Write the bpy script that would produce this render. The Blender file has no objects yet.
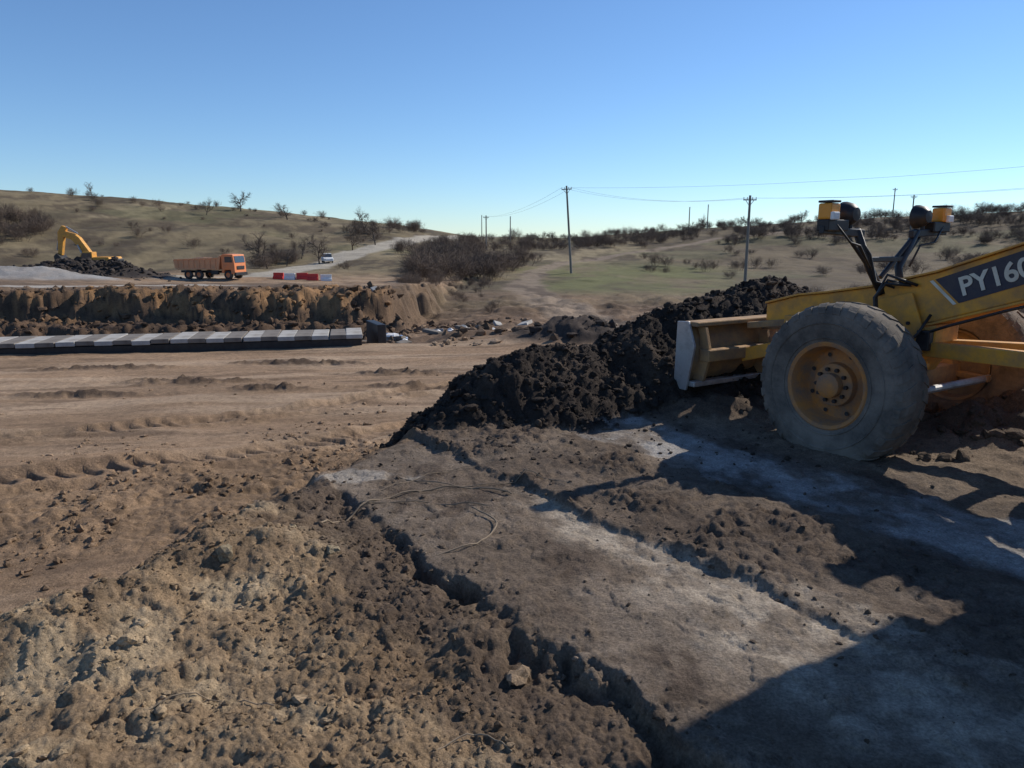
import bpy, bmesh, math, random
import numpy as np
from mathutils import Vector, Matrix
random.seed(7); rng=np.random.default_rng(7)
SC=bpy.context.scene
COLL=SC.collection

# ---------------------------------------------------------------- noise
def _h(ix,iy,seed):
    n=(ix.astype(np.int64)*374761393+iy.astype(np.int64)*668265263+seed*974634777)&0xffffffff
    n=((n^(n>>13))*1274126177)&0xffffffff
    n=(n^(n>>16))&0xffffffff
    n=(n*2246822519)&0xffffffff
    n=n^(n>>15)
    return (n&0xffffff)/float(0xffffff)
def vn(x,y,seed=0):
    ix=np.floor(x);iy=np.floor(y);fx=x-ix;fy=y-iy
    fx=fx*fx*fx*(fx*(fx*6-15)+10);fy=fy*fy*fy*(fy*(fy*6-15)+10)
    a=_h(ix,iy,seed);b=_h(ix+1,iy,seed);c=_h(ix,iy+1,seed);d=_h(ix+1,iy+1,seed)
    return (a*(1-fx)+b*fx)*(1-fy)+(c*(1-fx)+d*fx)*fy
def fbm(x,y,o=4,seed=0,g=.5):
    s=0;a=1;t=0
    for i in range(o):
        s=s+a*(vn(x,y,seed+i*17)*2-1);t+=a;a*=g
        x,y=x*1.62-y*1.21+3.1,x*1.21+y*1.62+7.7
    return s/t
def worley(x,y,seed=0):
    ix=np.floor(x);iy=np.floor(y);best=np.full(x.shape,9.)
    for dx in(-1,0,1):
        for dy in(-1,0,1):
            cx=ix+dx;cy=iy+dy
            px=cx+_h(cx,cy,seed);py=cy+_h(cx,cy,seed+5)
            best=np.minimum(best,(px-x)**2+(py-y)**2)
    return np.sqrt(best)
def lumps(x,y,s,seed):
    w=worley(x/s,y/s,seed)
    return np.sqrt(np.clip(1-(w/.62)**2,0,1))
def ss(a,b,x):
    t=np.clip((x-a)/(b-a),0,1);return t*t*(3-2*t)
def pdist(X,Y,pts):
    best=np.full(X.shape,1e9);S=np.zeros(X.shape);L=0
    P=np.array(pts);mg=25
    sel=(X>P[:,0].min()-mg)&(X<P[:,0].max()+mg)&(Y>P[:,1].min()-mg)&(Y<P[:,1].max()+mg)
    x=X[sel];y=Y[sel];b=np.full(x.shape,1e9);s_=np.zeros(x.shape)
    for (ax,ay),(bx,by) in zip(pts[:-1],pts[1:]):
        dx=bx-ax;dy=by-ay;l=math.hypot(dx,dy)
        t=np.clip(((x-ax)*dx+(y-ay)*dy)/(l*l),0,1)
        d=np.hypot(x-ax-t*dx,y-ay-t*dy);m=d<b
        b=np.where(m,d,b);s_=np.where(m,L+t*l,s_)
        L+=l
    best[sel]=b;S[sel]=s_
    return best,S,None
def inside(X,Y,P):
    r=np.zeros(X.shape,bool)
    n=len(P)
    for i in range(n):
        x1,y1=P[i];x2,y2=P[(i+1)%n]
        if y1==y2: continue
        c=((y1>Y)!=(y2>Y))&(X<(x2-x1)*(Y-y1)/(y2-y1)+x1)
        r^=c
    return r
def smooth_path(pts,n=6):
    out=[];P=[pts[0]]+list(pts)+[pts[-1]]
    for i in range(1,len(P)-2):
        p0,p1,p2,p3=[np.array(p,float) for p in P[i-1:i+3]]
        for k in range(n):
            t=k/n
            out.append(tuple(.5*((2*p1)+(-p0+p2)*t+(2*p0-5*p1+4*p2-p3)*t*t+(-p0+3*p1-3*p2+p3)*t**3)))
    out.append(tuple(pts[-1]));return out

PLAT=[(-30,1.2),(-6,2.2),(-3.6,2.75),(-2.55,3.3),(-2.2,3.85),(-2.0,4.5),(-1.72,5.45),(-.9,6.85),(.6,7.5),(2,8.9),(4,10.6),(8,13),(40,22),(40,-60),(-30,-60)]
ROADA=smooth_path([(-60,84),(-35,94),(-33.5,136),(-27,182),(-12,250),(20,300)])
ROADB=smooth_path([(8,34),(5,44),(2.8,64),(1.5,86),(6,130),(19,160),(48,188),(86,216),(140,240)])
TRK1=smooth_path([(-7.5,7.6),(-5.0,9.0),(-3.2,10.4),(-1.6,12.2),(-.2,15),(2,19)],4)
TRK2=smooth_path([(-12,9.5),(-8,11.4),(-5.4,12.8),(-3.2,15.0),(0,19.5)],4)
PILE=smooth_path([(-.72,7.12,.02),(-.4,7.4,.30),(0.05,7.9,.66),(.5,8.1,.66),(1.0,8.4,.62),(1.6,8.8,.92),(2.3,9.2,1.10),(3.3,9.75,1.27),(4.2,10.1,1.1),(5.6,10.0,.75),(7.5,9.6,.5)],4)
SKAZ=np.radians([-180,-60,-50,-34.7,-26,-16,-8.6,-3.2,3.7,9.8,18.5,24.4,34.7,50,80,180])
SKZ=np.array([6,15,17,16.2,14.3,10.6,7.2,3.2,2.4,4.4,7.2,8.6,10.4,12,11,6.])
DD=np.array([.582,-.814]);NN=np.array([.814,.582])
def mixc(c,col,m):
    return c*(1-m[...,None])+np.array(col)*m[...,None]
def low_ground(X,Y,R,AZ,e):
    zl=-.95-.06*np.clip(Y-7,0,20)
    zl=zl-1.05*ss(27,46,Y)
    zl=zl+.10*fbm(X/5,Y/3,3,3)*ss(3,9,R)
    bump=fbm(X/.7,Y/.7,4,11)
    zl+=.018*bump
    streak=fbm((X*.97+Y*.22)/3.0,(Y*.97-X*.22)/.33,4,5)
    zl+=.045*streak*(R<40)
    col=np.zeros(X.shape+(3,))+np.array([.270,.180,.113])
    m=ss(-.1,.5,fbm((X+Y*.2)/6,(Y-X*.2)/1.1,4,21))
    col=mixc(col,[.355,.255,.172],m*.85)
    m=ss(.1,.5,fbm((X+Y*.2)/2.2,(Y-X*.2)/.4,5,23))
    col=mixc(col,[.145,.096,.063],m*.75)
    sm=(1-ss(2.3,3.0,e+fbm(X/1.5,Y/.8,3,24)*.8))*(1-ss(5.6,6.8,Y))
    rough=(1-ss(2.5,7.5,e+fbm(X/2,Y/2,3,41)*3.0))*(Y<22)*(1-sm)
    dT=np.full(X.shape,1e9);sT=np.zeros(X.shape)
    for T in(TRK1,TRK2):
        d,s,_=pdist(X,Y,T)
        mm=d<dT;dT=np.where(mm,d,dT);sT=np.where(mm,s,sT)
    rough=rough*(.05+.95*ss(.34,.55,dT+.1*bump))
    lm=lumps(X,Y,.20,1)*ss(-.1,.4,fbm(X/.6,Y/.6,3,43))*.05+lumps(X,Y,.09,2)*.018
    zl+=lm*rough+rough*.07*fbm(X/.5,Y/.5,6,44,.6)
    col=mixc(col,[.220,.145,.088],rough*.75)
    for (cx,cy,rx,ry,hh) in [(-8,18,1.7,.5,.16),(-5.4,16.6,1.2,.35,.14),(-9.7,16.2,1.6,.3,.10),(-3.3,20,1.8,.5,.12),(-6.5,22.5,2.5,.5,.12),(-2.5,17,1.4,.3,.1),(-12,21,2.5,.4,.1)]:
        g=np.exp(-((X-cx)/rx)**2-((Y-cy)/ry)**2)
        g=g*ss(-.5,.4,fbm(X/.5,Y/.25,4,47)+g-.5)
        zl+=g*hh*(1+1.2*fbm(X/.2,Y/.2,3,48));col=mixc(col,[.095,.065,.046],np.clip(g*1.3,0,.85))
    w=.38;mm=1-ss(w*.8,w,dT)
    ch=np.sin(2*math.pi*(sT/.30)+np.abs(dT)*12)
    zl+=mm*(-.07+.06*ss(-.3,.3,ch)*(.6+.8*bump))+.06*np.exp(-((dT-w*1.2)/.10)**2)*(1+bump)
    col=mixc(col,[.18,.118,.074],mm*.5)
    bx=X+fbm(X/2,Y/2,4,51)*1.6; by=Y+fbm(X/3.4,Y/4,6,53,.58)*2.6
    lft=1-ss(-7.6,-5.9,bx)
    tren=ss(28.8,30,Y)*(1-ss(50,60,Y))*(1-ss(-5,-1,X))
    zl=zl-(.45)*tren
    zb=-1.05-1.75*ss(45,86,Y)+.16*fbm(X/3,Y/3,4,55)
    up=ss(40.0,42.4,by)
    led=.6*ss(36.0,37.2,by+.8*fbm(X/1.5,Y,4,56))*(1-up)
    zl=np.where(Y>33,zl*(1-up*lft)+zb*up*lft+led*lft,zl)
    face=lft*ss(35,37,by)*(1-ss(43,44,by))
    zl+=face*(.40*fbm(X/.9,Y/.9,5,57,.6)+.2*lumps(X,Y,.8,15))
    col=mixc(col,[.085,.058,.041],ss(28.5,29.5,Y)*ss(5.5,7.5,-X)*(1-ss(39.5,40.5,by)))
    edge=ss(-.1,.2,lft)*(1-ss(.999,1,lft))*ss(34,36,Y)*(1-ss(60,75,Y))
    col=mixc(col,[.12,.078,.05],edge*.9)
    col=mixc(col,[.105,.067,.043],face*.95)
    orange=ss(-32,-22,X+6*fbm(X/4,Y/4,2,58))
    col=mixc(col,[.27,.155,.075],face*orange*ss(39.8,41.2,by)*.85*ss(-.3,.3,fbm(X/1.6,zl/.35,4,59)))
    col=mixc(col,[.06,.042,.032],face*ss(.1,.4,fbm(X/7,zl/.16,3,64))*.7)
    topd=lft*ss(42.0,43.0,by)*(1-ss(52,64,Y))
    col=mixc(col,[.12,.084,.059],topd*ss(-.5,.1,fbm(X/3,Y/1.5,4,60))*.9)
    v=ss(28,33,Y)*(1-lft)*(1-ss(60,80,Y))
    zl+=v*(.6*np.abs(fbm(X/2.5,Y/2.5,5,61)))
    col=mixc(col,[.125,.083,.056],v*ss(-.45,.1,fbm(X/3,Y/2.5,4,62))*.9)
    rz=np.interp(AZ,SKAZ,SKZ)
    hh=ss(125,272,R)
    lump=fbm(X/60,Y/60,3,71)*2.2*ss(90,160,R)*(1-ss(205,262,R)*.8)
    zl=zl*(1-hh)+rz*hh+lump+fbm(X/9,Y/9,4,72)*.5*ss(60,110,R)
    zl=np.where(R>275,zl-(R-275)*.004,zl)
    gr=ss(52,84,R+10*fbm(X/14,Y/14,3,73))*(1-(lft*(1-ss(90,112,Y)))*.9)
    gcol=np.zeros(col.shape)+np.array([.180,.142,.085])
    gcol=mixc(gcol,[.105,.084,.052],ss(-.1,.4,fbm(X/13,Y/22,5,74)))
    gcol=mixc(gcol,[.265,.212,.130],ss(.05,.5,fbm(X/24,Y/40,4,75))*.8)
    gcol=mixc(gcol,[.072,.054,.038],ss(-.05,.3,fbm(X/4,Y/10,6,76,.6))*.75)
    gcol=mixc(gcol,[.105,.078,.053],ss(.12,.36,AZ)*.6)
    gcol=mixc(gcol,[.12,.115,.06],ss(.1,.4,fbm(X/30,Y/18,4,65))*.5)
    col=col*(1-gr[...,None])+gcol*gr[...,None]
    ol=ss(0.0,.06,AZ+.05*fbm(X/9,Y/9,4,77))*(1-ss(.22,.34,AZ))*ss(66,84,R)*(1-ss(118,155,R))*ss(-.5,.1,fbm(X/6,Y/14,5,78))
    col=mixc(col,[.135,.135,.058],ol*.85)
    d,s,_=pdist(X,Y,ROADA);m=(1-ss(3.0,4.2,d+fbm(X/3,Y/3,2,81)*.6))
    col=mixc(col,[.36,.32,.26],m*.9)
    d,s,_=pdist(X,Y,ROADB);m=(1-ss(1.3,2.6,d+fbm(X/3,Y/3,4,82)*1.2))
    col=mixc(col,[.235,.18,.132],m*.8)
    m2=m*ss(.1,.3,fbm(X/2.5,Y/5,3,79));col=mixc(col,[.10,.074,.055],m2*.8)
    m=(1-ss(.8,1.3,np.abs(Y-49-(X+20)*.02+.4*fbm(X/2,Y,2,83))))*(1-ss(-20,-16,X))
    col=mixc(col,[.40,.36,.31],m*.85)
    g=np.exp(-((X+41)/7.0)**2-((Y-62)/4.5)**2)
    zl+=1.5*g*(1+.15*fbm(X,Y,3,84));col=mixc(col,[.27,.27,.265],ss(.12,.3,g)*(.75+.25*fbm(X,Y,3,80)))
    g=np.exp(-(((X+51)/8.5)**2)**1.5-((Y-88)/4.5)**2)
    zl+=2.1*g*(1+.5*fbm(X/1.8,Y/1.8,4,85));col=mixc(col,[.05,.041,.036],ss(.06,.2,g))
    g=np.exp(-((X-2.6)/2.3)**2-((Y-30)/1.6)**2)
    zl+=.85*g*(1+.6*fbm(X/.8,Y/.8,4,86));col=mixc(col,[.06,.046,.038],ss(.1,.35,g))
    return zl,col,gr,sm,dT
def terrain(X,Y):
    X=np.asarray(X,float);Y=np.asarray(Y,float)
    R=np.hypot(X,Y);AZ=np.arctan2(X,Y)
    e=np.full(X.shape,50.);near=(R<45)
    Xn=X[near];Yn=Y[near]
    if len(Xn):
        pd,_,_=pdist(Xn,Yn,PLAT);ins=inside(Xn,Yn,PLAT)
        e[near]=np.where(ins,-pd,pd)+fbm(Xn/.8,Yn/.8,4,31)*.16
    z,c,gr,sm,dT=low_ground(X,Y,R,AZ,e)
    q=(X+.89)*NN[0]+(Y-4.71)*NN[1]
    pile=np.zeros(X.shape)
    if len(Xn):
        a,b,pm=near_ground(Xn,Yn,e[near],z[near],c[near])
        z[near]=a;c[near]=b;pile[near]=pm
    return z,c,dict(e=e,q=q,pile=pile,R=R,gr=gr,sm=sm,dT=dT)
def near_ground(X,Y,e,zl,col):
    q=(X+.89)*NN[0]+(Y-4.71)*NN[1]; sA=(X+.89)*DD[0]+(Y-4.71)*DD[1]
    rag=.07*fbm(X/.16,Y/.16,5,91,.6)+.11*fbm(X/.6,Y/.6,3,90)
    qw=q+rag
    zp=.012*fbm(X/.5,Y/.5,4,92)+.004*lumps(X,Y,.07,3)+.012*fbm(X/.12,Y/.12,5,89,.6)
    pc=np.zeros(col.shape)+np.array([.150,.113,.084])
    pc=mixc(pc,[.215,.168,.128],ss(-.2,.45,fbm(X/.7,Y/.7,6,93,.6)))
    pc=mixc(pc,[.085,.062,.047],ss(.0,.35,fbm(X/.35,Y/.45,6,94,.6))*.8)
    crust=ss(.10,.16,fbm(X/.22,Y/.22,5,95)+.12*ss(.9,2.4,q)-.06)
    zp+=crust*.010
    for q0,w_,am in((.42,.18,.010),(1.95,.24,.016)):
        mm=(1-ss(w_*.85,w_,np.abs(q-q0)))*ss(-.2,.2,fbm(X/.6,Y/.6,3,87)+.1)
        zp+=-mm*am*ss(-.2,.3,np.sin(2*math.pi*sA/.17+np.abs(q-q0)*11))
    far=ss(1.3,2.6,sA)
    b1=ss(.0,.30,qw-.74+.45*far+.16*fbm(X/.3,Y/.3,5,96))*(1-ss(1.17,1.21,qw-far*.3))*ss(-.1,.7,sA+.4*fbm(X/.4,Y/.4,3,88))
    pc=mixc(pc,[.385,.32,.25],b1*(.30+.6*ss(-.3,.25,fbm(X/.15,Y/.15,6,97,.6))))
    bb=np.exp(-(((X+1.30)/.42)**2+((Y-5.65)/.16)**2))
    pc=mixc(pc,[.35,.31,.265],ss(.25,.6,bb+.5*fbm(X/.25,Y/.2,5,98,.6))*.75)
    l2=ss(1.16,1.24,qw)
    pat=ss(-.05,.35,fbm(X/.45,Y/.45,4,100))
    zp+=l2*(.04+.025*fbm(X/.35,Y/.35,6,99,.6)+.030*lumps(X,Y,.11,4)*pat+.018*lumps(X,Y,.05,14)*pat)*(1-ss(2.3,2.6,qw)*.95)*(1-.5*far)
    pc=mixc(pc,[.110,.080,.060],l2*(1-ss(2.2,2.6,qw))*(.25+.5*pat))
    b2=ss(2.45,2.65,qw+.16*fbm(X/.3,Y/.3,5,101))*(1-ss(3.35,3.5,qw+.1*fbm(X/.2,Y/.2,4,102)))
    pc=mixc(pc,[.36,.335,.31],b2*(.15+.8*ss(-.3,.25,fbm(X/.35,Y/.5,6,103,.6))))
    r2=ss(3.5,3.9,qw)
    zp+=r2*(.02+.05*np.clip(fbm(X/.4,Y/.4,5,104),-.3,1))
    pc=mixc(pc,[.195,.145,.102],r2*.8)
    for (cx,cy,rx,ry,hh) in [(4.7,6.75,.9,.35,.22),(6.0,7.0,1.0,.6,.32),(5.2,8.2,1.5,.7,.35),(4.3,8.6,.8,.6,.3),(7.6,8.2,1.5,1.2,.5),(2.1,7.75,.7,.35,.12),(7.5,6.5,1.6,.8,.35)]:
        g=np.exp(-((X-cx)/rx)**2-((Y-cy)/ry)**2)
        zp+=g*hh*(1+.6*fbm(X/.25,Y/.25,5,105)+.4*lumps(X,Y,.2,6));pc=mixc(pc,[.090,.065,.048],ss(.15,.5,g)*.9)
    ns=1-ss(-.03,.04,qw)
    big=fbm(X/.9,Y/.9,3,111)
    ns_h=-.060+.06*big+.045*fbm(X/.22,Y/.22,6,112,.62)+.035*lumps(X,Y,.11,7)*ss(-.2,.4,fbm(X/.35,Y/.35,3,113))+.010*lumps(X,Y,.035,8)
    ns_h+=.20*np.exp(-((X+1.55)/.45)**2-((Y-4.1)/.40)**2)+.10*np.exp(-((X+1.9)/.5)**2-((Y-3.2)/.4)**2)
    ns_h+=.10*np.exp(-((e+.25)/.2)**2)
    cw=.055*(1+.9*fbm(X/.5,Y/.5,3,118))+.005
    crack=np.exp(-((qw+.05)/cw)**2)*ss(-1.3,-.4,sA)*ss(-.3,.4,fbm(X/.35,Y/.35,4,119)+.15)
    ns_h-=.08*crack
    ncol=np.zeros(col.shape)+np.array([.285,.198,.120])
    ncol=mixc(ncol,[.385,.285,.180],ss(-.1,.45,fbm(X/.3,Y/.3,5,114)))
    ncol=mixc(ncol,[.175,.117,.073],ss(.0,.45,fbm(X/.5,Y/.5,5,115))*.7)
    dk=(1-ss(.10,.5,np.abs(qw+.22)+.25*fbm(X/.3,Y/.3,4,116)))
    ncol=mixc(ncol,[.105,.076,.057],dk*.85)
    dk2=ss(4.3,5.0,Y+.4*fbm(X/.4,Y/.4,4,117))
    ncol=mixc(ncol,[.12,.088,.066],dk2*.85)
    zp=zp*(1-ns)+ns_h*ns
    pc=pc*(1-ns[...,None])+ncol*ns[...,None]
    P=np.array(PILE)
    hp=np.full(X.shape,-9.)
    wx=X+.16*fbm(X/.5,Y/.5,4,121);wy=Y+.16*fbm(X/.5,Y/.5,4,122)
    for (ax,ay,ah),(bx_,by_,bh) in zip(P[:-1],P[1:]):
        dx=bx_-ax;dy=by_-ay;l2_=dx*dx+dy*dy
        t=np.clip(((wx-ax)*dx+(wy-ay)*dy)/l2_,0,1)
        d=np.hypot(wx-ax-t*dx,wy-ay-t*dy)
        hp=np.maximum(hp,(ah+t*(bh-ah))-.85*(np.sqrt(d*d+.02)-.14))
    k=ss(-.05,.8,e)
    z=zp*(1-k)+zl*k
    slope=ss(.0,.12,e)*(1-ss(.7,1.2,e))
    z+=slope*(.07*fbm(X/.3,Y/.3,5,131)+.05*lumps(X,Y,.13,9))
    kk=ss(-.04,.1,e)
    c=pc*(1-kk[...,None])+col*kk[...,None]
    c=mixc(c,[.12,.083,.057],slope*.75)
    hp=hp+.10*fbm(X/.35,Y/.35,6,141,.6)+.05*lumps(X,Y,.16,10)+.025*lumps(X,Y,.06,12)
    pm=ss(-.03,.05,hp-z)
    z=np.maximum(z,hp)
    pk=np.zeros(col.shape)+np.array([.038,.029,.024])
    pk=mixc(pk,[.070,.052,.040],ss(0,.5,fbm(X/.3,Y/.3,5,142)))
    c=c*(1-pm[...,None])+pk*pm[...,None]
    return z,c,pm
def hz(x,y):
    z,_,_=terrain(np.array([x]),np.array([y]));return float(z[0])

# ---------------------------------------------------------------- materials
def newmat(name):
    m=bpy.data.materials.new(name);m.use_nodes=True
    nt=m.node_tree;b=nt.nodes['Principled BSDF'];return m,nt,b
def soil_mat():
    m,nt,b=newmat('soil');N=nt.nodes;L=nt.links
    at=N.new('ShaderNodeAttribute');at.attribute_name='Col'
    geo=N.new('ShaderNodeNewGeometry')
    def noise(scale,det,rough=.6):
        n=N.new('ShaderNodeTexNoise');n.inputs['Scale'].default_value=scale;n.inputs['Detail'].default_value=det;n.inputs['Roughness'].default_value=rough
        L.new(geo.outputs['Position'],n.inputs['Vector']);return n
    n1=noise(9,8,.7);n2=noise(70,4,.7);n3=noise(.35,6,.65)
    def rampf(n,a,b_):
        r=N.new('ShaderNodeMapRange');L.new(n.outputs['Fac'],r.inputs['Value'])
        r.inputs['From Min'].default_value=.3;r.inputs['From Max'].default_value=.7
        r.inputs['To Min'].default_value=a;r.inputs['To Max'].default_value=b_;return r
    r1=rampf(n1,.70,1.32);r2=rampf(n2,.62,1.40);r3=rampf(n3,.80,1.20)
    m1=N.new('ShaderNodeMath');m1.operation='MULTIPLY';L.new(r1.outputs[0],m1.inputs[0]);L.new(r2.outputs[0],m1.inputs[1])
    m2=N.new('ShaderNodeMath');m2.operation='MULTIPLY';L.new(m1.outputs[0],m2.inputs[0]);L.new(r3.outputs[0],m2.inputs[1])
    vm=N.new('ShaderNodeVectorMath');vm.operation='SCALE';L.new(at.outputs['Color'],vm.inputs[0]);L.new(m2.outputs[0],vm.inputs['Scale'])
    L.new(vm.outputs[0],b.inputs['Base Color'])
    b.inputs['Roughness'].default_value=.95;b.inputs['Specular IOR Level'].default_value=.12
    nb=noise(34,12,.78)
    bp=N.new('ShaderNodeBump');bp.inputs['Strength'].default_value=.8;bp.inputs['Distance'].default_value=.035
    L.new(nb.outputs['Fac'],bp.inputs['Height'])
    nb2=noise(1.2,8,.7)
    bp2=N.new('ShaderNodeBump');bp2.inputs['Strength'].default_value=.35;bp2.inputs['Distance'].default_value=.25
    L.new(nb2.outputs['Fac'],bp2.inputs['Height']);L.new(bp.outputs[0],bp2.inputs['Normal'])
    L.new(bp2.outputs[0],b.inputs['Normal'])
    return m
SOIL=soil_mat()
def paint(name,col,rough=.5,dirt=(.2,.15,.1),damt=.4,metal=0,scale=4,bump=.1,spec=.4,lo=.42,hi=.68):
    m,nt,b=newmat(name);N=nt.nodes;L=nt.links
    tc=N.new('ShaderNodeTexCoord')
    n=N.new('ShaderNodeTexNoise');n.inputs['Scale'].default_value=scale;n.inputs['Detail'].default_value=9;n.inputs['Roughness'].default_value=.7
    L.new(tc.outputs['Object'],n.inputs['Vector'])
    r=N.new('ShaderNodeMapRange');r.inputs['From Min'].default_value=lo;r.inputs['From Max'].default_value=hi;r.inputs['To Max'].default_value=damt
    L.new(n.outputs['Fac'],r.inputs['Value'])
    mx=N.new('ShaderNodeMix');mx.data_type='RGBA';mx.inputs[6].default_value=(*col,1);mx.inputs[7].default_value=(*dirt,1)
    L.new(r.outputs[0],mx.inputs[0]);L.new(mx.outputs[2],b.inputs['Base Color'])
    rr=N.new('ShaderNodeMapRange');rr.inputs['To Min'].default_value=rough;rr.inputs['To Max'].default_value=min(1,rough+.45)
    L.new(r.outputs[0],rr.inputs['Value']);L.new(rr.outputs[0],b.inputs['Roughness'])
    b.inputs['Metallic'].default_value=metal;b.inputs['Specular IOR Level'].default_value=spec
    n2=N.new('ShaderNodeTexNoise');n2.inputs['Scale'].default_value=scale*8;n2.inputs['Detail'].default_value=4
    L.new(tc.outputs['Object'],n2.inputs['Vector'])
    bp=N.new('ShaderNodeBump');bp.inputs['Strength'].default_value=bump;bp.inputs['Distance'].default_value=.01
    L.new(n2.outputs['Fac'],bp.inputs['Height']);L.new(bp.outputs[0],b.inputs['Normal'])
    return m
YEL=paint('machine_yellow',(.72,.33,.035),.5,(.32,.19,.09),.85,lo=.38,hi=.68,scale=5)
YELD=paint('machine_yellow_dusty',(.42,.245,.10),.7,(.23,.155,.10),.95,scale=6,bump=.3,lo=.35,hi=.62)
ORIM=paint('rim_ochre',(.48,.20,.05),.65,(.21,.15,.11),.95,scale=6,bump=.3,lo=.38,hi=.66)
RUB=paint('tyre_rubber',(.030,.029,.030),.85,(.15,.135,.12),.85,scale=3,bump=.5,spec=.2)
RUBD=paint('tyre_rubber_dusty',(.085,.076,.067),.9,(.22,.188,.155),.95,scale=3.0,bump=.6,spec=.15,lo=.36,hi=.62)
BLK=paint('black_metal',(.015,.015,.017),.45,(.08,.07,.06),.4)
STEEL=paint('worn_steel',(.45,.44,.43),.38,(.22,.17,.13),.7,metal=.5,scale=5)
RUST=paint('rusty_steel',(.18,.095,.055),.8,(.30,.22,.15),.7)
RUSTW=paint('mud_caked_rubber',(.10,.075,.055),.95,(.22,.155,.105),.95,scale=5,bump=.8,lo=.35,hi=.6)
GLASS=paint('dark_glass',(.03,.04,.05),.08,(.1,.09,.08),.25,spec=.8)
CONC=paint('concrete',(.40,.38,.35),.9,(.18,.15,.12),.8,scale=1.5,bump=.5)
CONCD=paint('concrete_soiled',(.19,.165,.14),.9,(.10,.08,.065),.8,scale=1.8,bump=.5)
WHT=paint('white_paint',(.75,.75,.73),.35,(.4,.37,.33),.4)
RED=paint('red_plastic',(.55,.025,.02),.5,(.3,.2,.15),.3)
WPL=paint('white_plastic',(.75,.73,.70),.5,(.4,.35,.3),.3)
ORG=paint('truck_orange',(.72,.22,.07),.5,(.3,.2,.14),.5,scale=2)
BED=paint('truck_bed_paint',(.72,.33,.16),.7,(.45,.27,.16),.7,scale=1.5)
NAVY=paint('navy_decal',(.018,.022,.045),.4,(.15,.12,.08),.35)
LETT=paint('decal_letters',(.62,.60,.50),.5,(.3,.22,.12),.4)
AMB=paint('amber_lens',(.75,.30,.03),.25,(.5,.3,.1),.2)
LENS=paint('lamp_glass',(.7,.7,.68),.15,(.4,.36,.3),.3)
BARK=paint('bark',(.115,.086,.066),.95,(.16,.125,.098),.6,scale=1)
TWIG=paint('twigs',(.150,.108,.080),.95,(.105,.076,.058),.7,scale=.5)
WOODP=paint('pole_grey',(.22,.20,.175),.95,(.14,.12,.10),.6,scale=2)
STRAW=paint('dry_stem',(.25,.19,.13),.9,(.12,.09,.06),.6)
BLUEP=paint('blue_plastic',(.12,.22,.40),.5,(.4,.38,.35),.4)

# ---------------------------------------------------------------- mesh helpers
def mkobj(name,verts,faces,mat=None,parent=None,smooth=False,loc=None,rot=None):
    me=bpy.data.meshes.new(name)
    me.from_pydata([tuple(v) for v in verts],[],faces);me.update()
    if smooth:
        me.polygons.foreach_set('use_smooth',[True]*len(me.polygons))
    if mat: me.materials.append(mat)
    o=bpy.data.objects.new(name,me);COLL.objects.link(o)
    if parent: o.parent=parent
    if loc is not None:o.location=loc
    if rot is not None:o.rotation_euler=rot
    return o
def empty(name,loc=(0,0,0),rz=0,scale=1):
    o=bpy.data.objects.new(name,None);COLL.objects.link(o);o.location=loc;o.rotation_euler=(0,0,rz);o.scale=(scale,)*3
    o.empty_display_size=.2;return o
def bevel(o,w,seg=2):
    md=o.modifiers.new('b','BEVEL');md.width=w;md.segments=seg;md.limit_method='ANGLE'
def box(name,c,s,mat,par=None,rot=(0,0,0),bev=.012):
    x,y,z=s[0]/2,s[1]/2,s[2]/2
    v=[(-x,-y,-z),(x,-y,-z),(x,y,-z),(-x,y,-z),(-x,-y,z),(x,-y,z),(x,y,z),(-x,y,z)]
    f=[(0,3,2,1),(4,5,6,7),(0,1,5,4),(1,2,6,5),(2,3,7,6),(3,0,4,7)]
    o=mkobj(name,v,f,mat,par,loc=c,rot=rot)
    if bev:bevel(o,bev)
    return o
def extr(name,prof,y0,y1,mat,par=None,bev=.012,loc=None,rot=None):
    n=len(prof);v=[(x,y0,z) for x,z in prof]+[(x,y1,z) for x,z in prof]
    a=sum(prof[i][0]*prof[(i+1)%n][1]-prof[(i+1)%n][0]*prof[i][1] for i in range(n))
    f=[tuple(range(n)),tuple(range(2*n-1,n-1,-1))]+[((i+1)%n,i,i+n,(i+1)%n+n) for i in range(n)]
    if a<0:f=[t[::-1] for t in f]
    o=mkobj(name,v,f,mat,par,loc=loc,rot=rot)
    if bev:bevel(o,bev)
    return o
def tube(name,pts,r,mat,par=None,n=10,caps=True):
    pts=[Vector(p) for p in pts];rs=r if isinstance(r,(list,tuple)) else [r]*len(pts)
    v=[];f=[]
    up=None
    for i,p in enumerate(pts):
        t=(pts[min(i+1,len(pts)-1)]-pts[max(i-1,0)]).normalized()
        if up is None: up=t.orthogonal().normalized()
        up=(up-t*up.dot(t)).normalized();sd=t.cross(up)
        for k in range(n):
            a=2*math.pi*k/n;v.append(p+(up*math.cos(a)+sd*math.sin(a))*rs[i])
    for i in range(len(pts)-1):
        for k in range(n):
            f.append((i*n+k,i*n+(k+1)%n,(i+1)*n+(k+1)%n,(i+1)*n+k))
    if caps:
        f.append(tuple(range(n-1,-1,-1)));f.append(tuple(range((len(pts)-1)*n,len(pts)*n)))
    return mkobj(name,v,f,mat,par,smooth=n>7 and len(pts)>2)
def bar(name,a,b,w,h,mat,par=None,bev=.008):
    a=Vector(a);b=Vector(b);d=b-a;o=box(name,(a+b)/2,(d.length,w,h),mat,par,bev=bev)
    o.rotation_mode='QUATERNION';
    zax=Vector((0,0,1)) if abs(d.normalized().z)<.95 else Vector((0,1,0))
    x=d.normalized();y=zax.cross(x).normalized();z=x.cross(y)
    o.rotation_quaternion=Matrix((x,y,z)).transposed().to_quaternion();return o
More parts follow.
